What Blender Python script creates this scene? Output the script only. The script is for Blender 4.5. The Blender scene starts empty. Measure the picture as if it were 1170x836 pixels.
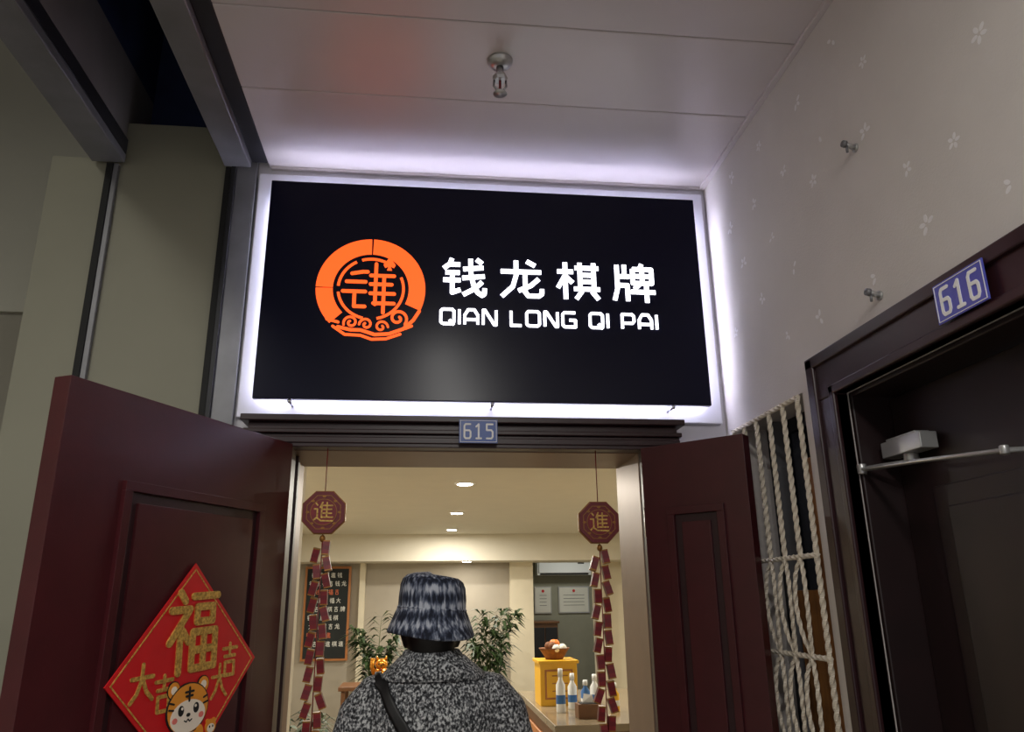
import bpy, bmesh, math, random
from mathutils import Vector, Matrix
random.seed(7)
scene=bpy.context.scene
COL=scene.collection
scene.view_settings.view_transform='Standard'

# ---------------------------------------------------------------- materials
def lin(c):
    return tuple((x/12.92 if x<=.04045 else ((x+.055)/1.055)**2.4) for x in c)
def rgb(r,g,b): return lin((r/255,g/255,b/255))
def mat(name,col,rough=.5,metal=0,var=.06,scale=6,bump=0,bscale=60,emit=None,es=0,coat=0,spec=None):
    m=bpy.data.materials.new(name); m.use_nodes=True
    nt=m.node_tree; N=nt.nodes; L=nt.links
    p=N['Principled BSDF']
    p.inputs['Roughness'].default_value=rough; p.inputs['Metallic'].default_value=metal
    p.inputs['Base Color'].default_value=(*col,1)
    if coat: p.inputs['Coat Weight'].default_value=coat
    if spec is not None: p.inputs['Specular IOR Level'].default_value=spec
    tc=N.new('ShaderNodeTexCoord')
    if var:
        n=N.new('ShaderNodeTexNoise'); n.inputs['Scale'].default_value=scale; n.inputs['Detail'].default_value=5
        L.new(tc.outputs['Object'],n.inputs['Vector'])
        r=N.new('ShaderNodeValToRGB')
        r.color_ramp.elements[0].position=.3; r.color_ramp.elements[1].position=.7
        r.color_ramp.elements[0].color=(*[max(0,c*(1-var)) for c in col],1)
        r.color_ramp.elements[1].color=(*[min(1,c*(1+var)) for c in col],1)
        L.new(n.outputs['Fac'],r.inputs['Fac']); L.new(r.outputs['Color'],p.inputs['Base Color'])
    if bump:
        n=N.new('ShaderNodeTexNoise'); n.inputs['Scale'].default_value=bscale; n.inputs['Detail'].default_value=4
        L.new(tc.outputs['Object'],n.inputs['Vector'])
        bn=N.new('ShaderNodeBump'); bn.inputs['Strength'].default_value=bump; bn.inputs['Distance'].default_value=.01
        L.new(n.outputs['Fac'],bn.inputs['Height']); L.new(bn.outputs['Normal'],p.inputs['Normal'])
    if emit:
        p.inputs['Emission Color'].default_value=(*emit,1); p.inputs['Emission Strength'].default_value=es
    return m
def ramp_mat(name,stops,scale,mapping=(1,1,1),rough=.9,detail=3,interp='LINEAR',bump=0,kind='noise',metal=0,band=0):
    m=bpy.data.materials.new(name); m.use_nodes=True
    nt=m.node_tree; N=nt.nodes; L=nt.links; p=N['Principled BSDF']
    p.inputs['Roughness'].default_value=rough; p.inputs['Metallic'].default_value=metal
    tc=N.new('ShaderNodeTexCoord'); mp=N.new('ShaderNodeMapping'); mp.inputs['Scale'].default_value=mapping
    L.new(tc.outputs['Object'],mp.inputs['Vector'])
    n=N.new('ShaderNodeTexNoise'); n.inputs['Scale'].default_value=scale; n.inputs['Detail'].default_value=detail
    L.new(mp.outputs['Vector'],n.inputs['Vector'])
    src=n.outputs['Fac']
    if band:   # horizontal weave bands
        sx=N.new('ShaderNodeSeparateXYZ'); L.new(tc.outputs['Object'],sx.inputs[0])
        a=N.new('ShaderNodeMath'); a.operation='MULTIPLY'; a.inputs[1].default_value=band; L.new(sx.outputs['Z'],a.inputs[0])
        s_=N.new('ShaderNodeMath'); s_.operation='SINE'; L.new(a.outputs[0],s_.inputs[0])
        c=N.new('ShaderNodeMath'); c.operation='MULTIPLY_ADD'; c.inputs[1].default_value=.09; L.new(s_.outputs[0],c.inputs[0]); L.new(n.outputs['Fac'],c.inputs[2])
        src=c.outputs[0]
    r=N.new('ShaderNodeValToRGB'); cr=r.color_ramp; cr.interpolation=interp
    while len(cr.elements)<len(stops): cr.elements.new(.5)
    for e,(pos,c) in zip(cr.elements,stops): e.position=pos; e.color=(*c,1)
    L.new(src,r.inputs['Fac']); L.new(r.outputs['Color'],p.inputs['Base Color'])
    if bump:
        bn=N.new('ShaderNodeBump'); bn.inputs['Strength'].default_value=bump; bn.inputs['Distance'].default_value=.004
        L.new(n.outputs['Fac'],bn.inputs['Height']); L.new(bn.outputs['Normal'],p.inputs['Normal'])
    return m

M={}
M['wallp']=mat('wallpaper_lilac_grey',rgb(214,208,204),.75,var=.03,bump=.12,bscale=180)
M['flower']=mat('wallpaper_flower_print',rgb(236,233,234),.6,var=0)
M['backw']=mat('white_plaster',rgb(208,206,213),.6,var=.03)
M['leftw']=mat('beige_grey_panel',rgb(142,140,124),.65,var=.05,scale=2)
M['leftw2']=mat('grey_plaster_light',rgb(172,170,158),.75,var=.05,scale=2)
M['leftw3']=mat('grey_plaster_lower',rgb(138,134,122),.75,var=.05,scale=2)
M['ceil']=mat('aluminium_ceiling_panel',rgb(212,205,205),.42,metal=.18,var=.02)
M['ceilv']=mat('ceiling_gap_dark',rgb(60,55,60),.8)
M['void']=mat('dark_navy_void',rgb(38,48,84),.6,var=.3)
M['steel']=mat('grey_steel_rail',rgb(118,118,122),.4,metal=.3,var=.12,scale=9)
M['steeld']=mat('dark_steel',rgb(40,40,44),.5,metal=.3,var=.1)
M['fascia']=mat('brown_grey_fascia',rgb(126,120,118),.6,var=.12,scale=4)
M['black']=mat('black_gap',rgb(8,8,9),.7,var=0)
M['maroon']=mat('maroon_door_paint',rgb(66,21,26),.31,var=.1,scale=12,bump=.04,bscale=300)
M['maroond']=mat('maroon_frame_dark',rgb(44,20,24),.38,var=.15,scale=12)
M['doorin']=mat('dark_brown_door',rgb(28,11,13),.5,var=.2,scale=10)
M['jamb']=mat('taupe_metal_lining',rgb(128,106,92),.4,metal=.4,var=.08)
M['signp']=mat('gloss_navy_black_acrylic',rgb(20,21,42),.24,var=0,spec=.22)
M['signw']=mat('white_sign_backer',rgb(228,228,240),.5,var=0)
M['led']=mat('led_tube',(.9,.9,1),.5,var=0,emit=(.83,.82,1.0),es=19)
M['wlet']=mat('lit_white_letter',(1,1,1),.5,var=0,emit=(.95,.95,1),es=3)
M['olet']=mat('lit_orange_logo',rgb(90,20,4),.5,var=0,emit=(.95,.098,.012),es=1.7)
M['screw']=mat('chrome_screw',rgb(170,170,175),.2,metal=1,var=0)
M['plate']=mat('blue_enamel_plate',rgb(46,82,160),.35,var=.05)
M['platel']=mat('lavender_blue_plate',rgb(84,90,190),.35,var=.05)
M['white']=mat('white_paint',rgb(248,248,248),.5,var=0)
M['cream']=mat('cream_interior_wall',rgb(218,208,184),.7,var=.03)
M['iceil']=mat('interior_ceiling',rgb(216,209,192),.7,var=.02)
M['farw']=mat('taupe_far_wall',rgb(170,161,146),.7,var=.03)
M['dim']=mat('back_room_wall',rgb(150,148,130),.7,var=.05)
M['floor']=ramp_mat('polished_floor_tile',[(.3,rgb(120,112,100)),(.7,rgb(150,142,128))],3,rough=.25)
M['dl']=mat('downlight_lens',(1,1,1),.5,var=0,emit=(1,.93,.8),es=25)
M['lampe']=mat('lamp_diffuser',(1,1,1),.5,var=0,emit=(1,.95,.88),es=3)
M['red']=mat('red_ornament',rgb(118,15,22),.4,var=.25,scale=40)
M['redp']=mat('red_paper',rgb(205,20,28),.5,var=.05,scale=20)
M['dred']=mat('dark_red_lacquer',rgb(104,12,22),.35,var=.1,scale=30)
M['gold']=mat('gold_foil',rgb(146,98,42),.4,metal=.5,var=.2,scale=60)
M['goldt']=ramp_mat('gold_glitter',[(.3,rgb(150,108,45)),(.65,rgb(225,182,92))],140,rough=.4,metal=.2)
M['torange']=mat('tiger_orange',rgb(232,150,45),.6,var=.03)
M['twhite']=mat('tiger_cream',rgb(245,232,215),.6,var=0)
M['ink']=mat('ink_black',rgb(18,14,14),.7,var=0)
M['pink']=mat('tiger_pink',rgb(230,120,110),.6,var=0)
M['rope']=mat('ivory_twisted_iron',rgb(218,208,190),.45,var=.12,scale=30)
M['wood']=ramp_mat('amber_wood_shutter',[(.3,rgb(120,78,40)),(.7,rgb(180,124,66))],6,mapping=(1,6,.6),rough=.5)
M['glassd']=mat('dark_window_glass',rgb(30,32,40),.12,var=0)
M['alum']=mat('brushed_aluminium',rgb(185,185,185),.3,metal=.6,var=.08)
M['chalk']=mat('chalkboard_black',rgb(30,34,34),.8,var=.2,scale=8)
M['chalkw']=mat('chalk_writing',rgb(215,215,210),.9,var=0)
M['chalkr']=mat('chalk_orange',rgb(205,110,80),.9,var=0)
M['owood']=mat('orange_wood_frame',rgb(176,112,60),.5,var=.1)
M['leaf']=mat('palm_leaf',rgb(48,66,34),.5,var=.3,scale=20)
M['stem']=mat('palm_stem',rgb(70,82,42),.6,var=.2)
M['pot']=mat('ceramic_pot',rgb(225,220,210),.3,var=.05)
M['soil']=mat('potting_soil',rgb(50,36,24),.95,var=.3,scale=50)
M['yellow']=mat('yellow_case',rgb(236,180,40),.4,var=.04)
M['counter']=mat('counter_wood',rgb(110,72,42),.4,var=.15,scale=8)
M['ctop']=mat('counter_top',rgb(140,124,100),.2,var=.08)
M['basket']=mat('wicker_brown',rgb(120,72,36),.7,var=.3,scale=60)
M['fruit']=mat('orange_fruit',rgb(225,120,35),.5,var=.1)
M['plasw']=mat('white_plastic',rgb(232,234,232),.35,var=0)
M['plasb']=mat('blue_plastic',rgb(60,110,170),.35,var=0)
M['brass']=mat('gold_cat_glaze',rgb(200,132,38),.25,metal=.6,var=.05)
M['skin']=mat('skin',rgb(205,160,135),.55,var=.05)
M['hair']=mat('black_hair',rgb(14,12,12),.5,var=.3,scale=60)
M['pants']=mat('dark_trousers',rgb(28,28,34),.85,var=.1)
M['shoe']=mat('black_shoe',rgb(16,16,16),.4,var=.05)
M['strap']=mat('black_strap',rgb(10,10,12),.55,var=.1)
M['coat']=ramp_mat('tweed_coat',[(.36,rgb(24,25,28)),(.46,rgb(74,76,80)),(.54,rgb(122,124,127)),(.63,rgb(192,194,196))],150,mapping=(1,1,.75),rough=.95,detail=2,bump=.6)
M['hat']=ramp_mat('plaid_fleece_hat',[(.36,rgb(24,29,44)),(.46,rgb(54,62,82)),(.56,rgb(106,114,132)),(.68,rgb(182,188,200))],30,mapping=(3.2,3.2,.7),rough=.95,detail=3,bump=.3,band=120)
M['goldm']=ramp_mat('gold_mural',[(.4,rgb(150,96,30)),(.55,rgb(215,165,70)),(.65,rgb(245,225,160))],14,rough=.35,metal=.2)
M['paper']=mat('certificate_paper',rgb(225,222,210),.6,var=.05)

# ---------------------------------------------------------------- mesh builder
class B:
    def __init__(s): s.v=[];s.f=[];s.m=[];s.s=[];s.mats=[];s.T=Matrix();s.k=0
    def mi(s,k):
        m=M[k]
        if m not in s.mats: s.mats.append(m)
        return s.mats.index(m)
    def add(s,vs,fs,k,sm=False):
        o=len(s.v); i=s.mi(k)
        s.v+= [s.T@Vector(p) for p in vs]
        for f in fs: s.f.append([o+a for a in f]); s.m.append(i); s.s.append(sm)
    def box(s,x0,x1,y0,y1,z0,z1,k):
        vs=[(x,y,z) for x in (x0,x1) for y in (y0,y1) for z in (z0,z1)]
        s.add(vs,[(0,1,3,2),(4,6,7,5),(0,4,5,1),(2,3,7,6),(0,2,6,4),(1,5,7,3)],k)
    def rings(s,R,k,sm=True,caps=True):
        n=len(R[0]); vs=[p for r in R for p in r]; fs=[]
        for i in range(len(R)-1):
            for j in range(n): fs.append((i*n+j,i*n+(j+1)%n,(i+1)*n+(j+1)%n,(i+1)*n+j))
        if caps: fs.append(tuple(range(n))); fs.append(tuple((len(R)-1)*n+j for j in range(n)))
        s.add(vs,fs,k,sm)
    def tube(s,pts,rad,k,n=12,flat=1.0,twist=0,sm=True,phase=0):
        pts=[Vector(p) for p in pts]
        if not hasattr(rad,'__len__'): rad=[rad]*len(pts)
        R=[];u=None
        for i,p in enumerate(pts):
            t=(pts[min(i+1,len(pts)-1)]-pts[max(i-1,0)]).normalized()
            if u is None:
                ref=Vector((0,0,1)) if abs(t.z)<.9 else Vector((1,0,0))
                u=t.cross(ref).normalized()
            else:
                u=(u-t*u.dot(t)).normalized()
            w=t.cross(u)
            a0=twist*i+phase
            R.append([p+u*math.cos(a0+2*math.pi*j/n)*rad[i]+w*math.sin(a0+2*math.pi*j/n)*rad[i]*flat for j in range(n)])
        s.rings(R,k,sm)
    def cyl(s,p0,p1,r0,r1,k,n=20,sm=True): s.tube([p0,p1],[r0,r1],k,n,sm=sm)
    def loftz(s,rows,k,n=32,p=2.0,sm=True,caps=True):
        R=[]
        for z,cx,cy,rx,ry in rows:
            r=[]
            for j in range(n):
                a=2*math.pi*j/n; c,sn=math.cos(a),math.sin(a)
                r.append((cx+rx*math.copysign(abs(c)**(2/p),c),cy+ry*math.copysign(abs(sn)**(2/p),sn),z))
            R.append(r)
        s.rings(R,k,sm,caps)
    def sph(s,c,r,k,nu=20,nv=12):
        if not hasattr(r,'__len__'): r=(r,r,r)
        R=[]
        for i in range(nv+1):
            a=-math.pi/2+math.pi*i/nv
            a=max(min(a,math.pi/2-.02),-math.pi/2+.02)
            R.append([(c[0]+r[0]*math.cos(a)*math.cos(2*math.pi*j/nu),c[1]+r[1]*math.cos(a)*math.sin(2*math.pi*j/nu),c[2]+r[2]*math.sin(a)) for j in range(nu)])
        s.rings(R,k)
    def prism(s,poly,O,U,V,N,th,k,base=0):
        O,U,V,N=map(Vector,(O,U,V,N))
        a=[O+U*x+V*y+N*base for x,y in poly]; b=[O+U*x+V*y+N*(base+th) for x,y in poly]
        s.rings([a,b],k,False)
    def disc(s,c,rx,ry,O,U,V,N,th,k,base=0,n=28,a0=0):
        s.prism([(c[0]+rx*math.cos(a0+2*math.pi*i/n),c[1]+ry*math.sin(a0+2*math.pi*i/n)) for i in range(n)],O,U,V,N,th,k,base)
    def stroke(s,lines,O,U,V,N,w,k,th=.004,base=0,sx=1,sy=1,ox=0,oy=0,rnd=True):
        def lift():            # each piece a hair thicker than the last: no coplanar tops
            s.k=(s.k+1)%17; return th+s.k*4e-5
        for ln in lines:
            pts=[Vector((ox+x*sx,oy+y*sy)) for x,y in ln]
            for i in range(len(pts)-1):
                a,b=pts[i],pts[i+1]; d=(b-a)
                if d.length<1e-6: continue
                d.normalize(); q=Vector((-d.y,d.x))*w/2
                s.prism([tuple(a-q),tuple(b-q),tuple(b+q),tuple(a+q)],O,U,V,N,lift(),k,base)
            rngj=range(len(pts)) if rnd else range(1,len(pts)-1)
            for i in rngj: s.disc(tuple(pts[i]),w/2,w/2,O,U,V,N,lift(),k,base,n=12)
    def arc(s,c,r0,r1,a0,a1,O,U,V,N,th,k,base=0,n=40):
        O,U,V,N=map(Vector,(O,U,V,N)); R=[]
        for i in range(n+1):
            t=math.radians(a0+(a1-a0)*i/n); cs,sn=math.cos(t),math.sin(t)
            r=[]
            for rr,h in ((r0,base),(r1,base),(r1,base+th),(r0,base+th)): r.append(O+U*(c[0]+rr*cs)+V*(c[1]+rr*sn)+N*h)
            R.append(r)
        s.rings(R,k,False)
    def done(s,name,bevel=0,parent=None,remesh=0,smooth_it=0):
        me=bpy.data.meshes.new(name); me.from_pydata([tuple(v) for v in s.v],[],s.f)
        for m in s.mats: me.materials.append(m)
        for p,i,q in zip(me.polygons,s.m,s.s): p.material_index=i; p.use_smooth=q
        bm=bmesh.new(); bm.from_mesh(me); bmesh.ops.recalc_face_normals(bm,faces=bm.faces); bm.to_mesh(me); bm.free()
        ob=bpy.data.objects.new(name,me); COL.objects.link(ob)
        if remesh:
            r=ob.modifiers.new('r','REMESH'); r.mode='VOXEL'; r.voxel_size=remesh; r.use_smooth_shade=True
            if smooth_it:
                q=ob.modifiers.new('s','SMOOTH'); q.iterations=smooth_it; q.factor=.5
        if bevel:
            q=ob.modifiers.new('b','BEVEL'); q.width=bevel; q.segments=2; q.limit_method='ANGLE'; q.angle_limit=math.radians(40)
        if parent: ob.parent=parent
        return ob
def empty(name):
    e=bpy.data.objects.new(name,None); COL.objects.link(e); e.empty_display_size=.1; return e
X=(1,0,0);Y=(0,1,0);Z=(0,0,1);NY=(0,-1,0)

# ---------------------------------------------------------------- glyph strokes (10x10 cells)
G={
'qian':[[(2.4,10),(1.9,8.5),(.5,7.3)],[(1.9,8.4),(4.3,8.4)],[(.9,6.2),(4.2,6.2)],[(.4,4.2),(4.4,4.2)],[(2.5,6.2),(2.5,.9),(4.4,1.7)],
        [(5,7.2),(9.7,7.7)],[(4.8,4.8),(10,5.4)],[(6.7,10),(6.8,6),(7.4,3),(8.4,1),(9.4,.3),(9.9,.7),(10,2.2)],[(9.4,3.9),(7.6,2),(5,.4)],[(8.1,9.9),(9.4,8.8)]],
'long':[[(.3,7),(9.8,7)],[(3.9,10),(3.9,6),(3.1,3),(.5,.3)],[(6,7),(6,1.6),(6.7,.6),(9.2,.6),(9.9,1.2),(9.9,2.5)],[(9.2,5.2),(7.4,3.4),(4.4,1.9)],[(6.4,9.9),(8.4,8.7)]],
'qi':[[(.2,7.5),(4,7.5)],[(2.1,10),(2.1,.1)],[(2.1,6.6),(.3,3.1)],[(2.1,6.3),(3.8,4.5)],[(4.4,8.6),(10.1,8.6)],[(5.6,10),(5.6,2.9)],[(8.9,10),(8.9,2.9)],
      [(5.6,6.7),(8.9,6.7)],[(5.6,4.9),(8.9,4.9)],[(4.1,2.9),(10.3,2.9)],[(6,2.3),(4.6,.2)],[(8.4,2.3),(9.9,.2)]],
'pai':[[(1.1,9.8),(1.1,3.4),(.3,.2)],[(1.1,6.7),(4.1,6.7)],[(2.9,9.9),(2.9,6.7)],[(1.1,4.3),(3.5,4.3),(3.5,.1)],[(7.2,10.2),(6.7,9)],
       [(4.9,8.8),(9.5,8.8),(9.5,5),(4.9,5),(4.9,8.8)],[(4.9,6.9),(9.5,6.9)],[(7.2,8.8),(7.2,5.4),(5.2,3.4)],[(4.3,2.6),(10.2,2.6)],[(8.1,4.4),(8.1,-.2)]],
'fu':[[(2,10),(3,8.9)],[(.4,7.8),(4.1,7.8),(.3,3.8)],[(2.4,5.9),(2.4,0)],[(2.8,5.1),(4.1,3.7)],[(4.8,9.4),(10,9.4)],[(5.7,8),(9.1,8),(9.1,6.1),(5.7,6.1),(5.7,8)],
      [(5,4.8),(9.9,4.8),(9.9,.2),(5,.2),(5,4.8)],[(5,2.5),(9.9,2.5)],[(7.4,4.8),(7.4,.2)]],
'jin':[[(1.2,9.6),(2,8.6)],[(.4,6.6),(2,6.6),(2,2.4),(.4,1)],[(2,2),(4,.6),(10,.5)],[(4.6,10),(3.4,7.4)],[(4.2,8.4),(4.2,2.2)],[(4.2,8.4),(9.6,8.4)],[(4.2,6.4),(9.2,6.4)],
       [(4.2,4.4),(9.2,4.4)],[(4.2,2.4),(9.8,2.4)],[(6.8,9.8),(6.8,2.4)]],
'da':[[(.5,6.5),(9.5,6.5)],[(5,10),(4.8,6),(3,2.5),(.5,.3)],[(5.2,6),(7,2.6),(9.6,.4)]],
'ji':[[(1,8.6),(9,8.6)],[(5,10),(5,6.2)],[(2,6.2),(8,6.2)],[(2.4,4.4),(7.6,4.4),(7.6,.4),(2.4,.4),(2.4,4.4)]],
}
D={'6':[[(4.8,8),(1.2,8),(.4,7),(.4,1),(1.2,0),(4.2,0),(5,1),(5,3.6),(4.2,4.5),(.6,4.5)]],
   '1':[[(1,6.6),(2.8,8),(2.8,0)],[(1,0),(4.6,0)]],
   '5':[[(5,8),(.6,8),(.6,4.7),(4,4.7),(5,3.8),(5,1),(4.2,0),(.5,0)]]}
A={'Q':(7,[[(1,0),(0,1),(0,7),(1,8),(6,8),(7,7),(7,1),(6,0),(1,0)],[(4.6,2.2),(7,-.6)]]),
 'I':(0,[[(0,0),(0,8)]]),
 'A':(7,[[(0,0),(0,5),(1.8,8),(5.2,8),(7,5),(7,0)],[(0,2.6),(7,2.6)]]),
 'N':(7,[[(0,0),(0,8),(1,8),(6,0),(7,0),(7,8)]]),
 'L':(5.6,[[(0,8),(0,0),(5.6,0)]]),
 'O':(7,[[(1,0),(0,1),(0,7),(1,8),(6,8),(7,7),(7,1),(6,0),(1,0)]]),
 'G':(7,[[(7,8),(1,8),(0,7),(0,1),(1,0),(7,0),(7,3.8),(3.6,3.8)]]),
 'P':(6.6,[[(0,0),(0,8),(5.6,8),(6.6,7),(6.6,4),(5.6,3),(0,3)]])}

# ================================================================= ROOM SHELL
b=B(); b.box(-3.2,3,-2.2,12.2,-.08,0,'floor'); b.done('floor')
b=B(); ys=[2.70,2.21,1.84,1.47,1.10,.73,.36,-.01,-.38,-.75,-1.12,-1.5]
for a,c in zip(ys[:-1],ys[1:]):
    b.box(-.63,1.12,c+.002,a-.002,3.225,3.245,'ceil')
b.box(-.63,1.12,-1.5,2.7,3.247,3.27,'ceilv')
b.done('ceiling',bevel=.003)
b=B(); b.box(1.10,1.12,-1.5,2.7,3.213,3.225,'ceil'); b.box(-.62,1.1,2.685,2.70,3.213,3.225,'ceil'); b.done('trim_1',bevel=.002)
b=B()
b.box(-.67,-.48,2.70,2.90,0,3.6,'backw'); b.box(.78,1.30,2.70,2.90,0,3.6,'backw'); b.box(-.48,.78,2.70,2.90,2.13,3.6,'backw')
b.done('wall_back')
b=B()
b.box(1.12,1.30,-1.5,.98,0,3.6,'wallp'); b.box(1.12,1.30,.98,1.86,2.12,3.6,'wallp')
b.box(1.12,1.30,1.86,2.10,0,3.6,'wallp'); b.box(1.12,1.30,2.10,2.62,0,1.02,'wallp')
b.box(1.12,1.30,2.10,2.62,2.186,3.6,'wallp'); b.box(1.12,1.30,2.62,2.70,0,3.6,'wallp')
wr=b.done('wall_right')
b=B()
O=Vector((1.12,0,0))
for i in range(0,14):
    for j in range(0,17):
        y=-.6+i*.25+(.125 if j%2 else 0)+random.uniform(-.05,.05); z=.25+j*.178+random.uniform(-.04,.04)
        if random.random()<.18: continue
        if y>2.66 or z>3.18: continue
        if .8<y<2.02 and z<2.3: continue
        if 2.0<y<2.7 and .98<z<2.24: continue
        r=random.uniform(.011,.016); ph=random.random()*6
        for k in range(5):
            if random.random()<.22: continue
            a=ph+k*2*math.pi/5
            c=(y+math.cos(a)*r,z+math.sin(a)*r)
            pr=r*.6; poly=[]
            for q in range(9):
                t=2*math.pi*q/9; lx=pr*1.15*math.cos(t); ly=pr*.66*math.sin(t)
                poly.append((c[0]+lx*math.cos(a)-ly*math.sin(a),c[1]+lx*math.sin(a)+ly*math.cos(a)))
            b.prism(poly,O,Y,Z,(-1,0,0),.0006,'flower')
b.done('flower_print',parent=wr)

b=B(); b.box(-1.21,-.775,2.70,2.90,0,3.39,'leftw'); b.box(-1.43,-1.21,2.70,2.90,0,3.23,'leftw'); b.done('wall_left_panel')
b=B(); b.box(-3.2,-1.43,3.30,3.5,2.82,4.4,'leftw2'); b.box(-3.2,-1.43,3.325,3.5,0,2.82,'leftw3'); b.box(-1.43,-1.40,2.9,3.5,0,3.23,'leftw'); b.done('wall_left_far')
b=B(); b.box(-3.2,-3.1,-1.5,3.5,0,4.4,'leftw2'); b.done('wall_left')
b=B(); b.box(-3.2,-1.25,-1.5,3.5,4.4,4.45,'leftw2'); b.done('ceiling_left')
b=B(); b.box(-.785,-.762,2.665,2.72,0,3.2,'black'); b.box(-1.222,-1.198,2.675,2.72,0,3.2,'black')
b.box(-.762,-.745,2.66,2.90,0,3.2,'steeld'); b.box(-.745,-.67,2.672,2.90,0,3.26,'steel'); b.box(-1.198,-1.18,2.68,2.70,0,3.2,'steel')
b.done('trim_2',bevel=.002)
b=B(); b.box(-.79,-.69,-1.5,2.665,3.20,3.23,'steel'); b.box(-.79,-.77,-1.5,2.665,3.23,3.34,'steeld'); b.box(-.70,-.69,-1.5,2.665,3.23,3.3,'steel'); b.box(-.69,-.63,-1.5,2.67,3.225,3.32,'steeld')
b.done('overhead_rail',bevel=.004)
b=B(); b.box(-1.275,-1.155,-1.5,2.675,3.20,3.235,'steel'); b.box(-1.175,-1.155,-1.5,2.675,3.235,3.30,'steeld'); b.box(-1.275,-1.255,-1.5,2.675,3.235,3.30,'steel')
b.done('overhead_rail',bevel=.004)
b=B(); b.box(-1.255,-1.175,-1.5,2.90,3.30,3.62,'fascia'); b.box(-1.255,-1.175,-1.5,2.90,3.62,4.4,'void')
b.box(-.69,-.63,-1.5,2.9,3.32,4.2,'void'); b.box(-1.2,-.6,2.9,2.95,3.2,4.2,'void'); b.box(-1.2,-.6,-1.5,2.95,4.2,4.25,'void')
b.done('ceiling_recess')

# ================================================================= ENTRANCE FRAME
b=B()
b.box(-.606,-.45,2.615,2.70,0,2.11,'maroond'); b.box(.765,.902,2.615,2.70,0,2.11,'maroond')
b.box(-.606,.902,2.60,2.70,2.105,2.15,'maroond'); b.box(-.612,.908,2.585,2.70,2.15,2.165,'maroond')
b.box(-.60,.896,2.605,2.70,2.165,2.19,'maroond'); b.box(-.622,.918,2.575,2.70,2.19,2.212,'maroond')
b.box(-.606,.902,2.594,2.60,2.118,2.140,'maroond')
b.box(-.48,-.464,2.66,2.99,0,2.115,'jamb'); b.box(.762,.78,2.66,2.99,0,2.115,'jamb'); b.box(-.48,.78,2.66,2.99,2.102,2.13,'jamb')
b.box(-.464,-.45,2.76,2.80,0,2.102,'maroond')
b.done('door_frame',bevel=.004)

def leaf_panel(b,s0,s1,z0,z1):
    for (a,c,d,e) in ((s0,s1,z1-.024,z1),(s0,s1,z0,z0+.024),(s0,s0+.024,z0+.024,z1-.024),(s1-.024,s1,z0+.024,z1-.024)):
        b.box(a,c,-.013,.002,d,e,'maroon')
    b.box(s0+.024,s1-.024,-.001,.001,z0+.024,z1-.024,'maroond')
    b.box(s0+.05,s1-.05,-.009,.002,z0+.05,z1-.05,'maroon')
def leaf(name,P0,P1,L,p0,p1,n):
    d=(Vector(P1)-Vector(P0)).normalized(); n=Vector(n).normalized()
    T=Matrix(((d.x,-n.x,0,P0[0]),(d.y,-n.y,0,P0[1]),(0,0,1,0),(0,0,0,1)))
    b=B(); b.T=T
    b.box(0,L,0,.05,.012,2.105,'maroon')
    leaf_panel(b,p0,p1,1.03,1.89); leaf_panel(b,p0,p1,.16,.92)
    for z in (.3,1.05,1.85): b.cyl((-.004,.02,z-.05),(-.004,.02,z+.05),.009,.009,'screw',12)
    b.cyl((L-.06,0,1.0),(L-.06,-.05,1.0),.012,.012,'alum',12); b.tube([(L-.06,-.05,1.0),(L-.17,-.055,1.0)],.010,'alum',10)
    b.box(L-.085,L-.035,-.006,.002,.88,1.12,'alum')
    return b.done(name,bevel=.004),d,n
dl,dL,nL=leaf('door_1',(-.439,2.556),(-.809,1.771),.868,.134,.68,(.9044,-.4263))
dr,dR,nR=leaf('door_2',(.749,2.574),(1.011,2.31),.372,.09,.29,(-.7101,-.7041))

# ================================================================= FU DIAMOND DECORATION on left leaf
c=Vector((-.439+dL.x*.400,2.556+dL.y*.400,1.437)); N3=Vector((nL.x,nL.y,0)); U0=Vector((-dL.x,-dL.y,0)); t=math.radians(3.2)
U=U0*math.cos(t)+Vector(Z)*math.sin(t); V=Vector(Z)*math.cos(t)-U0*math.sin(t)
O=c+N3*.0132
b=B(); h=.268
b.prism([(0,h),(h,0),(0,-h),(-h,0)],O,U,V,N3,.003,'redp')
q=h*.94
b.stroke([[(0,q),(q,0),(0,-q),(-q,0),(0,q)]],O,U,V,N3,.0035,'goldt',.001,.003)
b.stroke(G['fu'],O,U,V,N3,.0195,'goldt',.004,.003,.0175,.0195,-.085,.000)
b.stroke(G['da'],O,U,V,N3,.010,'goldt',.002,.003,.0075,.0085,-.195,-.05)
b.stroke(G['ji'],O,U,V,N3,.009,'goldt',.002,.003,.0070,.0085,-.120,-.085)
b.stroke(G['da'],O,U,V,N3,.008,'goldt',.002,.003,.0065,.0085,.085,-.085)
b.stroke(G['ji'],O,U,V,N3,.009,'goldt',.002,.003,.0070,.0085,.120,-.035)
b.disc((0,-.165),.050,.048,O,U,V,N3,.003,'torange',.003)
b.disc((0,-.165),.028,.036,O,U,V,N3,.001,'twhite',.0062)
for sx in (-1,1):
    b.disc((sx*.053,-.040),.022,.022,O,U,V,N3,.003,'ink',.0035); b.disc((sx*.053,-.040),.0195,.0195,O,U,V,N3,.003,'torange',.0041); b.disc((sx*.053,-.040),.010,.010,O,U,V,N3,.001,'twhite',.0071)
    b.disc((sx*.046,-.16),.015,.024,O,U,V,N3,.003,'torange',.0061); b.disc((sx*.032,-.208),.018,.012,O,U,V,N3,.003,'twhite',.0060)
b.disc((0,-.09),.075,.062,O,U,V,N3,.004,'ink',.0045); b.disc((0,-.09),.072,.059,O,U,V,N3,.004,'torange',.005)
b.disc((0,-.108),.062,.039,O,U,V,N3,.001,'twhite',.0088)
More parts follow.
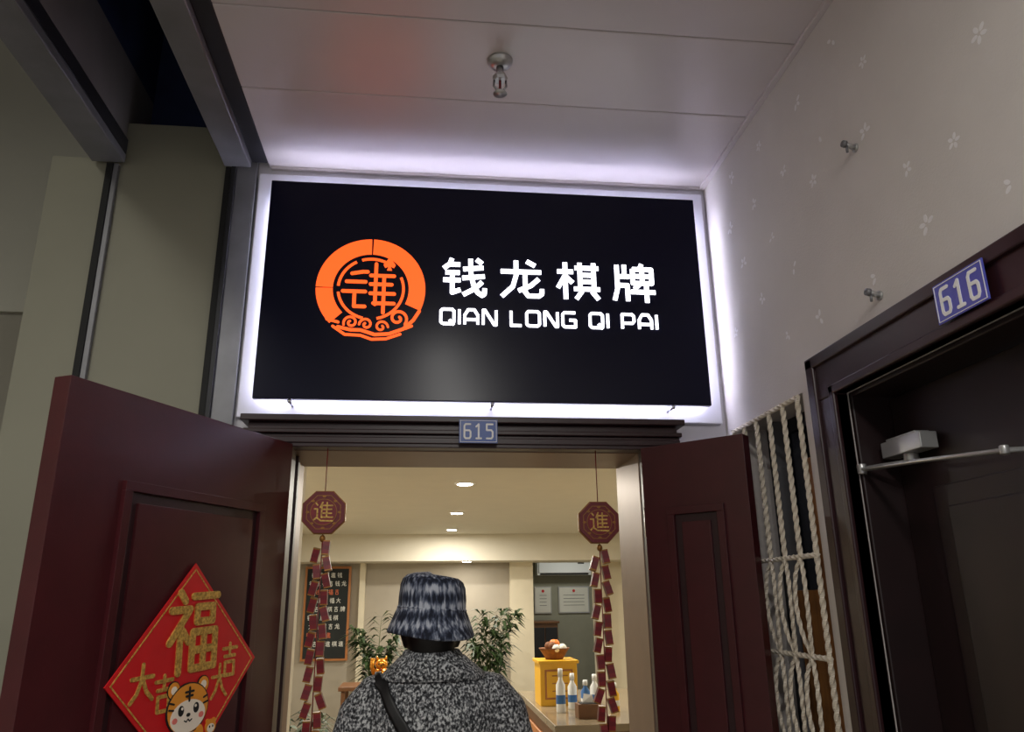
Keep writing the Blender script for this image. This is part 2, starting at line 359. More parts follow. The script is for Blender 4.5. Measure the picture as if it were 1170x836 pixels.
for sx in (-1,1):
    b.disc((sx*.027,-.092),.010,.0125,O,U,V,N3,.001,'ink',.0095); b.disc((sx*.024,-.087),.0035,.0035,O,U,V,N3,.001,'twhite',.0105)
    b.disc((sx*.047,-.112),.009,.007,O,U,V,N3,.001,'pink',.0094)
    b.stroke([[(sx*.069,-.083),(sx*.054,-.086)],[(sx*.066,-.068),(sx*.053,-.072)]],O,U,V,N3,.0045,'ink',.001,.0095)
b.stroke([[(-.014,-.050),(.014,-.050)],[(-.011,-.060),(.011,-.060)],[(0,-.040),(0,-.072)]],O,U,V,N3,.0055,'ink',.001,.0095)
b.disc((0,-.105),.007,.0045,O,U,V,N3,.001,'ink',.0096)
b.stroke([[(-.013,-.117),(-.006,-.121),(0,-.115),(.006,-.121),(.013,-.117)]],O,U,V,N3,.003,'ink',.001,.0093)
b.disc((0,-.165),.012,.012,O,U,V,N3,.002,'gold',.0075)
for cx,cy in ((-.092,-.155),(.092,-.15),(-.065,-.195),(.066,-.190)):
    b.disc((cx,cy),.020,.018,O,U,V,N3,.0032,'torange',.003); b.disc((cx,cy-.004),.014,.011,O,U,V,N3,.001,'twhite',.006)
    for sx in (-1,1): b.disc((cx+sx*.012,cy+.014),.006,.006,O,U,V,N3,.003,'torange',.003); b.disc((cx+sx*.006,cy),.002,.003,O,U,V,N3,.001,'ink',.007)
b.done('fortune_door_poster')

# ================================================================= LIGHT BOX SIGN
sg=empty('illuminated_shop_sign')
sx0,sx1,sz0,sz1=-.595,1.034,2.271,3.113
b=B(); b.box(sx0,sx1,2.60,2.625,sz0,sz1,'signp'); b.done('sign_panel',bevel=.003,parent=sg)
b=B(); b.box(sx0-.065,1.10,2.675,2.70,sz0-.05,sz1+.07,'signw')
b.box(sx0+.085,sx1-.085,2.625,2.675,sz0+.085,sz1-.085,'signw'); b.done('backer_board',bevel=.003,parent=sg)
b=B(); g=.022; gt=.048
for p,q in (((sx0+g,sz0+g),(sx1-g,sz0+g)),((sx0+g,sz1-gt),(sx1-g,sz1-gt)),((sx0+g,sz0+g),(sx0+g,sz1-gt)),((sx1-g,sz0+g),(sx1-g,sz1-gt))):
    b.cyl((p[0],2.65,p[1]),(q[0],2.65,q[1]),.008,.008,'led',8)
b.done('led_strips',parent=sg)
b=B()
for x in (-.47,.23,.89):
    b.cyl((x,2.605,sz0-.008),(x,2.675,sz0-.008),.005,.005,'screw',14); b.sph((x,2.603,sz0-.008),(.008,.005,.008),'screw',14,8)
b.done('standoffs',parent=sg)
O=(0,2.60,0)
b=B(); w=.0168
for i,kx in enumerate(('qian','long','qi','pai')):
    b.stroke(G[kx],O,X,Z,NY,w,'wlet',.004,0,.0160,.0150,.043+i*.2150,2.669,rnd=False)
tot=0; s='QIAN LONG QI PAI'
for ch in s: tot+= 5.2 if ch==' ' else A[ch][0]+2.9
tot-=2.9; sc=.805/tot; x=.043
for ch in s:
    if ch==' ': x+=5.2*sc; continue
    wd,ln=A[ch]; b.stroke(ln,O,X,Z,NY,.0102,'wlet',.004,0,sc,.0070,x,2.560,rnd=False); x+=(wd+2.9)*sc
b.done('lettering',parent=sg)
b=B(); C=(-.211,2.687); R=.196; ri=.136
b.arc(C,ri,R,-24,89,O,X,Z,NY,.003,'olet'); b.arc(C,ri,R,91,179.3,O,X,Z,NY,.003,'olet') ; b.arc(C,ri,R,180.7,224,O,X,Z,NY,.003,'olet')
b.arc(C,.112,.122,62,108,O,X,Z,NY,.003,'olet')
b.arc(C,.112,.122,118,176,O,X,Z,NY,.003,'olet'); b.arc(C,.112,.122,188,258,O,X,Z,NY,.003,'olet'); b.arc(C,.112,.122,-78,24,O,X,Z,NY,.003,'olet')
def ls(L_,w_=.010): b.stroke([[(C[0]+p[0],C[1]+p[1]) for p in l] for l in L_],O,X,Z,NY,w_,'olet',.003)
ls([[(-.070,.058),(-.030,.066),(-.014,.066)],[(-.088,.026),(-.020,.026)],[(-.100,-.012),(-.020,-.012)],[(-.058,-.012),(-.058,-.070),(-.020,-.070)],
    [(.016,.098),(.016,-.060)],[(-.002,.052),(.082,.052)],[(-.002,.018),(.074,.018)],[(-.002,-.018),(.084,-.018)],[(.046,.052),(.046,-.092)],[(.010,-.056),(.084,-.056)]],.0132)
sp=(C[0]+.064,C[1]+.098)
b.prism([(sp[0],sp[1]+.030),(sp[0]+.012,sp[1]+.012),(sp[0]+.022,sp[1]-.002),(sp[0]+.016,sp[1]-.014),(sp[0]+.004,sp[1]-.008),(sp[0]+.009,sp[1]-.024),(sp[0]-.009,sp[1]-.024),(sp[0]-.004,sp[1]-.008),(sp[0]-.016,sp[1]-.014),(sp[0]-.022,sp[1]-.002),(sp[0]-.012,sp[1]+.012)],O,X,Z,NY,.003,'olet')
def curl(cx,cy,r,a0,a1,w_):
    pts=[]
    for i in range(22):
        t=i/21; a=math.radians(a0+(a1-a0)*t); rr=r*(1-.78*t); pts.append((cx+rr*math.cos(a),cy+rr*math.sin(a)))
    ls([pts],w_)
curl(-.066,-.132,.026,200,-240,.0085); curl(-.012,-.138,.024,180,-230,.0085); curl(.100,-.112,.034,-40,400,.010); curl(.042,-.146,.024,0,400,.008)
ls([[(-.110,-.150),(-.065,-.160),(-.03,-.160),(.02,-.176),(.07,-.172),(.12,-.152),(.155,-.118),(.176,-.082)]],.012)
ls([[(-.128,-.148),(-.085,-.178),(-.03,-.180),(.01,-.194),(.06,-.191),(.11,-.172)]],.010)
ls([[(-.15,-.122),(-.11,-.132)],[(.128,-.150),(.150,-.140)]],.010)
b.done('logo',parent=sg)

# ================================================================= NUMBER PLATES
def plate(name,O,U,V,N,kk,txt,w_=.132,h_=.082,dw=.0066,k_=1.0):
    b=B(); b.prism([(-w_/2,-h_/2),(w_/2,-h_/2),(w_/2,h_/2),(-w_/2,h_/2)],O,U,V,N,.003,kk)
    a,c=w_/2-.004,h_/2-.004
    b.stroke([[(-a,-c),(a,-c),(a,c),(-a,c),(-a,-c)]],O,U,V,N,.0015,'white',.001,.003,rnd=False)
    for i,ch in enumerate(txt): b.stroke(D[ch],O,U,V,N,dw,'white',.001,.003,.0046*k_,.0062*k_,(-.050+i*.038)*k_,-.025*k_)
    return b.done(name)
plate('door_number_plate',(.178,2.572,2.158),X,Z,NY,'plate','615',.132,.082,.0062)
plate('door_number_plate',(1.072,1.323,2.186),(0,-1,0),Z,(-1,0,0),'platel','616',.150,.086,.0078,1.12)

# ================================================================= RIGHT DOOR 616
b=B()
b.box(1.085,1.12,1.86,1.98,0,2.12,'maroond'); b.box(1.085,1.12,.86,.98,0,2.12,'maroond'); b.box(1.085,1.12,.86,1.98,2.12,2.24,'maroond')
b.box(1.075,1.12,1.945,1.985,0,2.245,'maroond'); b.box(1.075,1.12,.855,1.985,2.215,2.248,'maroond'); b.box(1.075,1.12,.855,.895,0,2.245,'maroond')
b.box(1.078,1.12,1.86,1.885,0,2.145,'maroond'); b.box(1.078,1.12,.96,1.885,2.12,2.145,'maroond')
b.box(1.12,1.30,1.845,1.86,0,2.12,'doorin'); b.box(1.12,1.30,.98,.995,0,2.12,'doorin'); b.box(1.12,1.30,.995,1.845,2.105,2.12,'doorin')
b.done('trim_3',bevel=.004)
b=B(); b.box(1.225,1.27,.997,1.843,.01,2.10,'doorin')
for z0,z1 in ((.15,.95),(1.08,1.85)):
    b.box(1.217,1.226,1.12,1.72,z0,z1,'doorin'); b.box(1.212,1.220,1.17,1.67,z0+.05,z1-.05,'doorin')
b.cyl((1.225,1.07,1.0),(1.17,1.07,1.0),.012,.012,'alum',12); b.tube([(1.17,1.07,1.0),(1.168,1.19,1.0)],.010,'alum',10)
b.done('door_3',bevel=.004)
b=B()
b.box(1.165,1.211,1.66,1.82,1.935,1.975,'alum'); b.cyl((1.19,1.74,1.915),(1.19,1.74,1.935),.018,.018,'alum',16)
b.box(1.168,1.208,1.68,1.80,1.975,1.981,'alum'); b.cyl((1.188,1.82,1.955),(1.188,1.83,1.955),.016,.014,'alum',16)
b.tube([(1.19,1.74,1.915),(1.125,1.83,1.912)],.007,'alum',10); b.tube([(1.12,1.845,1.912),(1.118,1.60,1.892),(1.12,1.35,1.868)],.0085,'alum',10,flat=.6)
b.cyl((1.12,1.845,1.90),(1.12,1.845,1.926),.012,.012,'alum',14); b.cyl((1.12,1.35,1.860),(1.12,1.35,1.878),.009,.009,'alum',14)
b.tube([(1.12,1.35,1.868),(1.211,1.34,1.872)],.006,'alum',8)
b.done('door_closer',bevel=.003)
for z in (2.74,2.317):
    b=B(); b.cyl((1.12,1.653,z),(1.116,1.653,z),.012,.012,'alum',16)
    b.tube([(1.117,1.653,z),(1.085,1.645,z+.004)],[.007,.007],'alum',12); b.cyl((1.087,1.645,z+.004),(1.078,1.644,z+.005),.010,.009,'steel',14)
    b.tube([(1.090,1.645,z),(1.089,1.645,z-.020)],.0035,'steel',8)
    b.done('wall_peg')

# ================================================================= WINDOW + GRILLE
b=B()
b.box(1.24,1.27,2.10,2.62,1.02,1.06,'steeld'); b.box(1.24,1.27,2.10,2.62,2.14,2.186,'steeld')
for y in (2.10,2.35,2.59): b.box(1.24,1.27,y,y+.03,1.06,2.14,'steeld')
b.box(1.25,1.255,2.13,2.59,1.06,2.14,'glassd')
b.box(1.20,1.235,2.14,2.30,1.02,2.02,'wood'); b.box(1.205,1.24,2.32,2.46,1.02,1.62,'wood'); b.box(1.195,1.24,2.48,2.50,1.02,2.186,'steel')
b.box(1.285,1.30,2.10,2.62,1.02,2.186,'black')
b.done('window_1',bevel=.003)
b=B()
def twist(p0,p1,r=.0085):
    p0,p1=Vector(p0),Vector(p1); n=max(4,int((p1-p0).length/.006))
    b.tube([p0.lerp(p1,i/n) for i in range(n+1)],r,'rope',4,twist=.32,sm=False)
def wav(pts,r=.0075):
    P=[Vector(p) for p in pts]; out=[]
    for i in range(len(P)-1):
        a=P[max(i-1,0)];p=P[i];q=P[i+1];d=P[min(i+2,len(P)-1)]
        for k in range(10):
            t=k/10; out.append(.5*((2*p)+(q-a)*t+(2*a-5*p+4*q-d)*t*t+(3*p-a-3*q+d)*t**3))
    out.append(P[-1]); b.tube(out,r,'rope',4,twist=.4,sm=False)
gx=1.108
for z in (2.175,1.714,1.437,1.16): twist((gx,2.105,z),(gx,2.61,z))
yb=[2.112,2.21,2.31,2.41,2.51,2.603]
for i,y in enumerate(yb):
    if i in(0,5): twist((gx,y,1.06),(gx,y,2.18))
    else:
        twist((gx,y,1.714),(gx,y,2.18)); twist((gx,y,1.06),(gx,y,1.16))
        for zt,zb in ((1.714,1.437),(1.437,1.16)):
            m=(zt+zb)/2
            for q in (-1,1): wav([(gx,y,zt),(gx-.010,y+q*.026,zt-.055),(gx-.014,y+q*.034,m),(gx-.010,y+q*.022,zb+.06),(gx,y,zb)],.0068)
b.done('twisted_iron_window_grille')

# ================================================================= SPRINKLER
b=B(); sx,sy=.205,2.0
b.loftz([(3.225,sx,sy,.040,.040),(3.218,sx,sy,.040,.040),(3.205,sx,sy,.030,.030),(3.200,sx,sy,.018,.018)],'alum',24)
b.cyl((sx,sy,3.20),(sx,sy,3.165),.012,.012,'screw',16)
b.loftz([(3.168,sx,sy,.022,.022),(3.160,sx,sy,.024,.024),(3.150,sx,sy,.020,.020)],'alum',6,sm=False)
for q in (-1,1): b.tube([(sx+q*.018,sy,3.152),(sx+q*.020,sy,3.130),(sx+q*.006,sy,3.112)],.0035,'screw',8)
b.cyl((sx,sy,3.15),(sx,sy,3.115),.004,.004,'red',10); b.cyl((sx,sy,3.114),(sx,sy,3.106),.008,.010,'screw',12)
b.loftz([(3.106,sx,sy,.020,.020),(3.102,sx,sy,.022,.022)],'alum',16)
b.done('ceiling_sprinkler')

# ================================================================= HANGING ORNAMENTS
def ornament(x,y,zc,ztop,zbot):
    b=B(); O=(x,y,zc)
    b.cyl((x,y,ztop),(x,y,zc+.07),.0018,.0018,'red',6)
    b.disc((0,0),.077,.077,O,X,Z,NY,.010,'gold',-.005,n=8,a0=math.pi/8); b.disc((0,0),.0735,.0735,O,X,Z,NY,.026,'dred',-.013,n=8,a0=math.pi/8)
    b.arc((0,0),.058,.0605,22.5,382.5,O,X,Z,NY,.001,'gold',.013,n=8); b.disc((0,0),.043,.043,O,X,Z,NY,.002,'red',.013,n=24)
    b.arc((0,0),.042,.044,0,360,O,X,Z,NY,.003,'gold',.013,n=32)
    b.stroke(G['jin'],O,X,Z,NY,.0050,'goldt',.003,.013,.0064,.0064,-.033,-.032)
    for k in range(8):
        a=k*math.pi/4; b.disc((.052*math.cos(a),.052*math.sin(a)),.006,.004,O,X,Z,NY,.0014,'gold',.013,n=10)
    b.cyl((x,y,zc-.07),(x,y,zbot),.002,.002,'red',6)
    b.sph((x,y,zc-.085),(.010,.010,.012),'gold',12,8)
    z=zc-.125
    while z>zbot+.03:
        for q in (-1,1):
            zz=z+q*.012; a=math.radians(random.uniform(-6,22)); yo=random.uniform(-.006,.006)
            d=Vector((q*math.sin(a),random.uniform(-.15,.15),-math.cos(a))).normalized(); c0=Vector((x+q*.0145,y+yo,zz+.02)); c1=c0+d*.045
            b.tube([c0,c1],.0155,'red',4,sm=False,phase=.785); b.tube([c0-d*.001,c0+d*.003],.0160,'gold',4,sm=False,phase=.785); b.tube([c1-d*.003,c1+d*.001],.0160,'gold',4,sm=False,phase=.785)
            b.tube([c0.lerp(c1,.35),c0.lerp(c1,.65)],.0158,'dred',4,sm=False,phase=.785)
        z-=.052
    b.done('hanging_firecracker_ornament')
ornament(-.334,2.63,1.888,2.105,1.02)
ornament(.599,2.63,1.854,2.105,.98)

# ================================================================= INTERIOR
b=B(); b.box(-1.40,-.48,2.90,2.98,0,2.45,'cream'); b.box(.78,2.5,2.90,2.98,0,2.45,'cream'); b.box(-.48,.78,2.90,2.98,2.13,2.45,'cream'); b.done('wall_inner_front')
b=B(); b.box(-1.40,2.5,2.90,3.5,2.30,2.45,'iceil'); b.box(-1.5,2.5,3.5,8.5,2.30,2.45,'iceil'); b.box(-1.5,2.5,8.5,9.1,2.017,2.45,'iceil'); b.box(-1.5,3,9.1,12.1,2.45,2.5,'dim'); b.done('ceiling_interior')
b=B(); b.box(-1.6,-1.5,3.5,9.1,0,2.45,'cream'); b.done('wall_inner_left')
b=B(); b.box(-1.40,-.52,3.3,3.42,0,2.3,'cream'); b.done('wall_inner_partition')
b=B(); b.box(2.4,2.5,2.98,9.0,0,2.3,'cream'); b.done('wall_inner_right')
b=B(); b.box(-1.5,1.24,9.0,9.1,0,2.017,'farw'); b.box(1.96,2.5,9.0,9.1,0,2.017,'cream'); b.done('wall_inner_far')
for i,(a,c) in enumerate(((.98,1.24),(1.955,2.05),(-.70,-.64))):
    b=B(); b.box(a,c,8.9,9.0,0,2.017,'cream'); b.done('wall_pilaster')
b=B(); b.box(.9,3,11.1,11.2,0,2.45,'dim'); b.done('wall_back_room')
b=B(); b.box(.9,1.0,9.1,11.1,0,2.45,'dim'); b.done('wall_back_room_left')
b=B(); b.box(2.9,3,9.1,11.1,0,2.45,'dim'); b.done('wall_back_room_right')
b=B(); b.box(-.66,-.522,3.285,3.30,.3,1.56,'goldm'); b.box(-.67,-.512,3.28,3.30,1.56,1.575,'gold'); b.done('gold_wall_art')
b=B(); b.box(1.45,1.80,10.6,11.08,0,1.30,'counter'); b.box(1.43,1.82,10.58,11.08,1.30,1.33,'counter'); b.box(1.46,1.62,10.59,10.60,.1,1.25,'steeld'); b.box(1.63,1.79,10.59,10.60,.1,1.25,'steeld'); b.done('storage_cabinet',bevel=.004)
pos=[(.245,4.75,2.30),(.265,6.4,2.30),(.28,7.95,2.30),(.47,8.62,2.017)]
pos2=((-.9,4.6,2.3),(-.9,6.6,2.3),(1.6,4.6,2.3),(1.6,6.6,2.3))
for x,y,z in pos+list(pos2):
    b=B(); b.loftz([(z,x,y,.068,.068),(z-.006,x,y,.062,.062)],'white',28); b.loftz([(z-.006,x,y,.048,.048),(z-.009,x,y,.047,.047)],'dl',28); b.done('recessed_downlight')
b=B(); x0,x1,z0,z1=-1.30,-.80,1.0,1.985
b.box(x0,x1,8.955,8.985,z0,z1,'owood'); b.box(x0+.025,x1-.025,8.948,8.956,z0+.025,z1-.025,'chalk')
b.box(x0+.1,x1-.1,8.985,9.0,z0+.2,z1-.2,'owood')
O=(0,8.948,0); keys=list(G.keys())
z=z1-.12; row=0
while z>z0+.08:
    x=x0+.05+(0 if row%3 else .02)
    nchar=random.choice([6,5,6,4,6])
    for k in range(nchar):
        if x>x1-.09: break
        b.stroke(G[random.choice(keys)],O,X,Z,NY,.0055,'chalkr' if row in (2,7) else 'chalkw',.001,0,.0050,.0054,x,z,rnd=False); x+=.070
    z-=.090; row+=1
b.done('chalkboard_menu')

def palm(x,y,h,n=9,seed=1,s_=1.0):
    rd=random.Random(seed); b=B()
    b.loftz([(0,x,y,.12,.12),(.05,x,y,.14,.14),(.3,x,y,.17,.17),(.36,x,y,.18,.18),(.36,x,y,.16,.16),(.33,x,y,.155,.155)],'pot',28)
    b.loftz([(.325,x,y,.155,.155),(.335,x,y,.15,.15)],'soil',24)
    for i in range(n):
        a=2*math.pi*i/n+rd.uniform(-.3,.3); H=h*rd.uniform(.70,1.0); sp_=rd.uniform(.08,.26)*s_
        P=[]
        for k in range(13):
            t=k/12; out=.03+sp_*t**2.2; zz=.33+(H-.33)*(t*1.12-.12*t**4*1.6)
            P.append(Vector((x+math.cos(a)*out,y+math.sin(a)*out,zz)))
        b.tube(P,[.009*(1-.07*k) for k in range(13)],'stem',6)
        for k in range(5,13):
            for q in (-1,1):
                for sub in (0,.33,.66):
                    p=P[k] if sub==0 or k==12 else P[k].lerp(P[k+1],sub)
                    az=a+q*rd.uniform(.5,1.7); L=rd.uniform(.13,.22)*s_
                    d=Vector((math.cos(az),math.sin(az),rd.uniform(-.1,.8))).normalized(); sd=d.cross(Vector(Z)).normalized()*.019*s_
                    e=p+d*L-Vector((0,0,.06)); m=p+d*L*.5+Vector((0,0,.004))
                    b.add([p,m+sd,e,m-sd],[(0,1,2,3)],'leaf')
    return b.done('potted_palm')
palm(-.42,7.8,1.60,9,3); palm(.66,7.8,1.68,12,5)
palm(-.60,4.4,1.12,8,9,.8)

b=B(); b.box(-.60,-.10,6.1,6.45,.98,1.01,'counter')
for qx in (-.58,-.15):
    for qy in (6.12,6.40): b.box(qx,qx+.03,qy,qy+.03,0,.98,'counter')
b.box(-.58,-.12,6.12,6.43,.3,.32,'counter'); b.done('console_table',bevel=.004)
b=B(); x,y,z=-.30,6.25,1.01
b.loftz([(z,x,y,.06,.05),(z+.02,x,y,.070,.06),(z+.07,x,y,.062,.055),(z+.11,x,y,.042,.042)],'brass',24)
b.sph((x,y,z+.14),(.048,.042,.042),'brass')
for q in (-1,1):
    b.tube([(x+q*.029,y,z+.170),(x+q*.037,y,z+.200)],[.015,.003],'brass',10); b.disc((q*.017,0),.005,.007,(x,y-.041,z+.145),X,Z,NY,.003,'ink')
    b.sph((x+q*.038,y-.035,z+.013),(.021,.025,.013),'brass',14,8)
b.tube([(x-.05,y-.02,z+.075),(x-.07,y-.025,z+.125),(x-.063,y-.03,z+.185)],[.017,.015,.018],'brass',12)
b.tube([(x+.045,y-.025,z+.085),(x+.025,y-.055,z+.06)],[.015,.015],'brass',12)
b.sph((x,y-.044,z+.105),.009,'red',12,8); b.disc((0,0),.007,.005,(x,y-.042,z+.133),X,Z,NY,.003,'ink')
b.done('lucky_cat_figurine')

b=B(); b.box(.66,1.45,3.9,5.3,0,1.0,'counter'); b.box(.63,1.48,3.87,5.33,1.0,1.035,'ctop'); b.box(.645,.66,3.95,5.25,.08,.92,'owood'); b.done('reception_counter',bevel=.004)
b=B(); b.box(.665,.875,4.55,4.78,1.035,1.265,'yellow'); b.box(.655,.885,4.54,4.79,1.255,1.272,'yellow')
b.box(.69,.85,4.545,4.552,1.07,1.225,'owood'); b.box(.70,.84,4.542,4.547,1.08,1.215,'yellow')
for q in (1.11,1.15,1.19): b.box(.73,.82,4.539,4.543,q,q+.006,'owood')
b.done('yellow_display_case',bevel=.004)
b=B(); x,y,z=.765,4.66,1.272
b.loftz([(z,x,y,.05,.05),(z+.01,x,y,.055,.055),(z+.055,x,y,.085,.075),(z+.062,x,y,.09,.08),(z+.055,x,y,.08,.07),(z+.02,x,y,.05,.045)],'basket',28)
for k in range(9):
    a=k*2.4; r=.045*(k%3)/2+.01; b.sph((x+math.cos(a)*r,y+math.sin(a)*r,z+.06+.012*(2-k%3)),.024,('fruit','basket','paper')[k%3],12,8)
b.done('fruit_basket')
for i,(x,y,h,kk) in enumerate(((.735,4.30,.215,'plasw'),(.82,4.42,.18,'plasw'),(.88,4.36,.15,'plasb'),(.95,4.45,.17,'plasw'),(1.02,4.28,.14,'yellow'))):
    b=B(); z=1.035; r=.025
    b.loftz([(z,x,y,r*.95,r*.95),(z+.006,x,y,r,r),(z+h*.62,x,y,r,r),(z+h*.75,x,y,r*.45,r*.45),(z+h*.85,x,y,r*.42,r*.42)],kk,20)
    b.loftz([(z+h*.82,x,y,r*.55,r*.55),(z+h,x,y,r*.5,r*.5)],'plasw',16); b.loftz([(z+h*.2,x,y,r*1.02,r*1.02),(z+h*.4,x,y,r*1.02,r*1.02)],'plasb' if kk=='plasw' else 'white',20,caps=False)
    b.done('counter_bottle')
b=B(); b.box(.78,.90,4.05,4.15,1.035,1.10,'counter'); b.box(.795,.885,4.06,4.14,1.10,1.104,'ink'); b.add([(.81,4.1,1.104),(.87,4.1,1.104),(.86,4.09,1.14),(.82,4.11,1.145)],[(0,1,2,3)],'white'); b.done('tissue_box',bevel=.006)
b=B()
b.box(1.58,2.34,10.88,11.10,1.93,2.20,'plasw'); b.box(1.60,2.32,10.86,10.88,1.96,2.18,'plasw'); b.box(1.62,2.30,10.868,10.885,1.935,1.955,'ink'); b.box(2.15,2.24,10.856,10.862,2.08,2.11,'ink'); b.done('air_conditioner',bevel=.02)
def cert(x0,x1,z0,z1):
    b=B(); b.box(x0,x1,11.075,11.10,z0,z1,'alum'); b.box(x0+.015,x1-.015,11.07,11.076,z0+.015,z1-.015,'paper')
    for k in range(4): b.box(x0+.07,x1-.07,11.068,11.071,z1-.12-k*.045,z1-.115-k*.045,'ink')
    b.disc(((x0+x1)/2,z1-.06),.02,.02,(0,11.07,0),X,Z,NY,.002,'redp'); b.done('framed_certificate',bevel=.003)
cert(1.56,1.80,1.42,1.78); cert(1.90,2.34,1.42,1.78)

# ================================================================= PERSON
px,py=.04,2.55
P=empty('person')
b=B()
b.loftz([(.62,px,py,.235,.15),(.70,px,py,.24,.155),(.90,px,py,.225,.145),(1.08,px,py,.205,.135),(1.20,px,py,.205,.138),(1.28,px,py,.205,.135),(1.335,px,py,.195,.12),(1.375,px,py,.155,.10),(1.405,px,py+.003,.105,.085),(1.425,px,py+.005,.078,.072)],'coat',36,p=2.3)
for q in (-1,1):
    b.tube([(px+q*.10,py,1.345),(px+q*.17,py,1.325),(px+q*.215,py,1.27),(px+q*.245,py-.005,1.18),(px+q*.262,py+.0,1.08),(px+q*.235,py+.09,1.04),(px+q*.19,py+.18,1.06),(px+q*.15,py+.25,1.09)],[.055,.070,.075,.068,.066,.060,.054,.050],'coat',20)
coat=b.done('coat',parent=P,remesh=.011,smooth_it=6)
b=B()
b.loftz([(1.40,px-.005,py+.0,.112,.098),(1.425,px-.005,py,.104,.092),(1.450,px-.008,py+.002,.090,.084),(1.457,px-.008,py+.002,.084,.078),(1.45,px-.008,py+.002,.078,.072),(1.41,px-.008,py+.002,.074,.068)],'coat',32,caps=False)
b.done('collar',parent=P)
b=B(); b.loftz([(1.372,px-.002,py-.002,.162,.112),(1.385,px-.002,py-.004,.163,.118),(1.42,px-.004,py-.002,.122,.104),(1.44,px-.006,py,.100,.09)],'coat',32,caps=False,p=2.2); b.done('collar_fold',parent=P)
b=B(); b.loftz([(.78,px,py,.15,.11),(.88,px,py,.165,.115),(.98,px,py,.15,.105)],'pants',28)
for q in (-1,1):
    b.tube([(px+q*.085,py,.92),(px+q*.090,py,.78),(px+q*.088,py+.01+q*.03,.50),(px+q*.088,py+q*.05,.28),(px+q*.088,py+q*.07-.01,.09)],[.09,.088,.064,.058,.050],'pants',20)
b.done('trousers',parent=P,remesh=.014,smooth_it=3)
for q in (-1,1):
    b=B(); cx,cy=px+q*.088,py+q*.07
    b.loftz([(0,cx,cy+.05,.044,.125),(.015,cx,cy+.05,.048,.13),(.03,cx,cy+.05,.047,.127),(.055,cx,cy+.03,.042,.10),(.085,cx,cy-.01,.038,.055),(.12,cx,cy-.015,.038,.045)],'shoe',28,p=2.3); b.done('shoe_%s'%('r' if q>0 else 'l'),parent=P)
hx,hy,hz=.030,2.555,1.555
b=B()
b.sph((hx,hy-.005,hz+.015),(.076,.094,.098),'skin',28,18); b.sph((hx,hy+.022,hz-.048),(.056,.066,.062),'skin',24,14)
b.tube([(hx,hy-.01,1.40),(hx,hy-.008,1.47),(hx,hy,1.52)],[.054,.050,.052],'skin',20)
b.tube([(hx,hy+.088,hz+.01),(hx,hy+.103,hz-.022),(hx,hy+.085,hz-.032)],[.008,.013,.012],'skin',12)
for q in (-1,1): b.sph((hx+q*.078,hy-.002,hz-.005),(.009,.018,.030),'skin',14,10); b.sph((hx+q*.03,hy+.078,hz+.018),(.016,.010,.008),'skin',12,8)
b.sph((hx,hy+.078,hz-.075),(.02,.016,.014),'skin',12,8)
b.done('head',parent=P,remesh=.005,smooth_it=3)
b=B()
for q in (-1,1):
    b.sph((hx+q*.030,hy+.083,hz+.004),(.013,.008,.007),'white',14,8); b.sph((hx+q*.030,hy+.0895,hz+.004),(.006,.003,.006),'ink',12,8)
    b.tube([(hx+q*.016,hy+.090,hz+.024),(hx+q*.032,hy+.089,hz+.028),(hx+q*.048,hy+.078,hz+.022)],.003,'hair',8)
b.tube([(hx-.022,hy+.083,hz-.052),(hx,hy+.090,hz-.050),(hx+.022,hy+.083,hz-.052)],[.003,.006,.003],'pink',10)
b.done('face_features',parent=P)
b=B(); b.sph((hx,hy-.018,hz+.018),(.084,.094,.102),'hair',28,18); b.sph((hx,hy-.038,hz-.055),(.080,.062,.080),'hair',24,16)
for q in (-1,1): b.tube([(hx+q*.078,hy-.01,hz+.03),(hx+q*.084,hy-.012,hz-.03),(hx+q*.070,hy-.03,hz-.09)],[.018,.022,.016],'hair',12)
b.done('hair',parent=P,remesh=.007,smooth_it=3)
b=B()
rows=[(1.497,.137,.148),(1.503,.137,.147),(1.528,.127,.137),(1.558,.115,.126),(1.576,.109,.121),(1.580,.107,.119),(1.61,.107,.118),(1.645,.104,.114),(1.664,.097,.107),(1.676,.082,.092),(1.682,.055,.06),(1.684,.01,.01)]
R=[]
for (z,rx,ry) in rows:
    r=[]
    for j in range(48):
        a=2*math.pi*j/48; wob=1+.02*math.sin(3*a+z*20)+.012*math.sin(7*a)
        r.append((hx+rx*wob*math.cos(a),hy-.005+ry*wob*math.sin(a),z+(.006*math.sin(2*a+1) if z<1.57 else 0)-.008*math.cos(a)))
    R.append(r)
inner=[[(hx+(p[0]-hx)*.95,hy-.005+(p[1]-hy+.005)*.95,p[2]-.003) for p in r] for r in R]
b.rings(list(reversed(inner))+R,'hat',True,True)
b.tube([(hx+.107*math.cos(2*math.pi*i/40),hy-.005+.119*math.sin(2*math.pi*i/40),1.578-.008*math.cos(2*math.pi*i/40)) for i in range(41)],.0035,'hat',8)
b.done('bucket_hat',parent=P)
b=B(); b.box(px-.037,px+.037,py+.33,py+.34,1.07,1.22,'ink'); b.box(px-.034,px+.034,py+.3285,py+.330,1.075,1.215,'glassd'); b.done('phone',bevel=.004,parent=P)
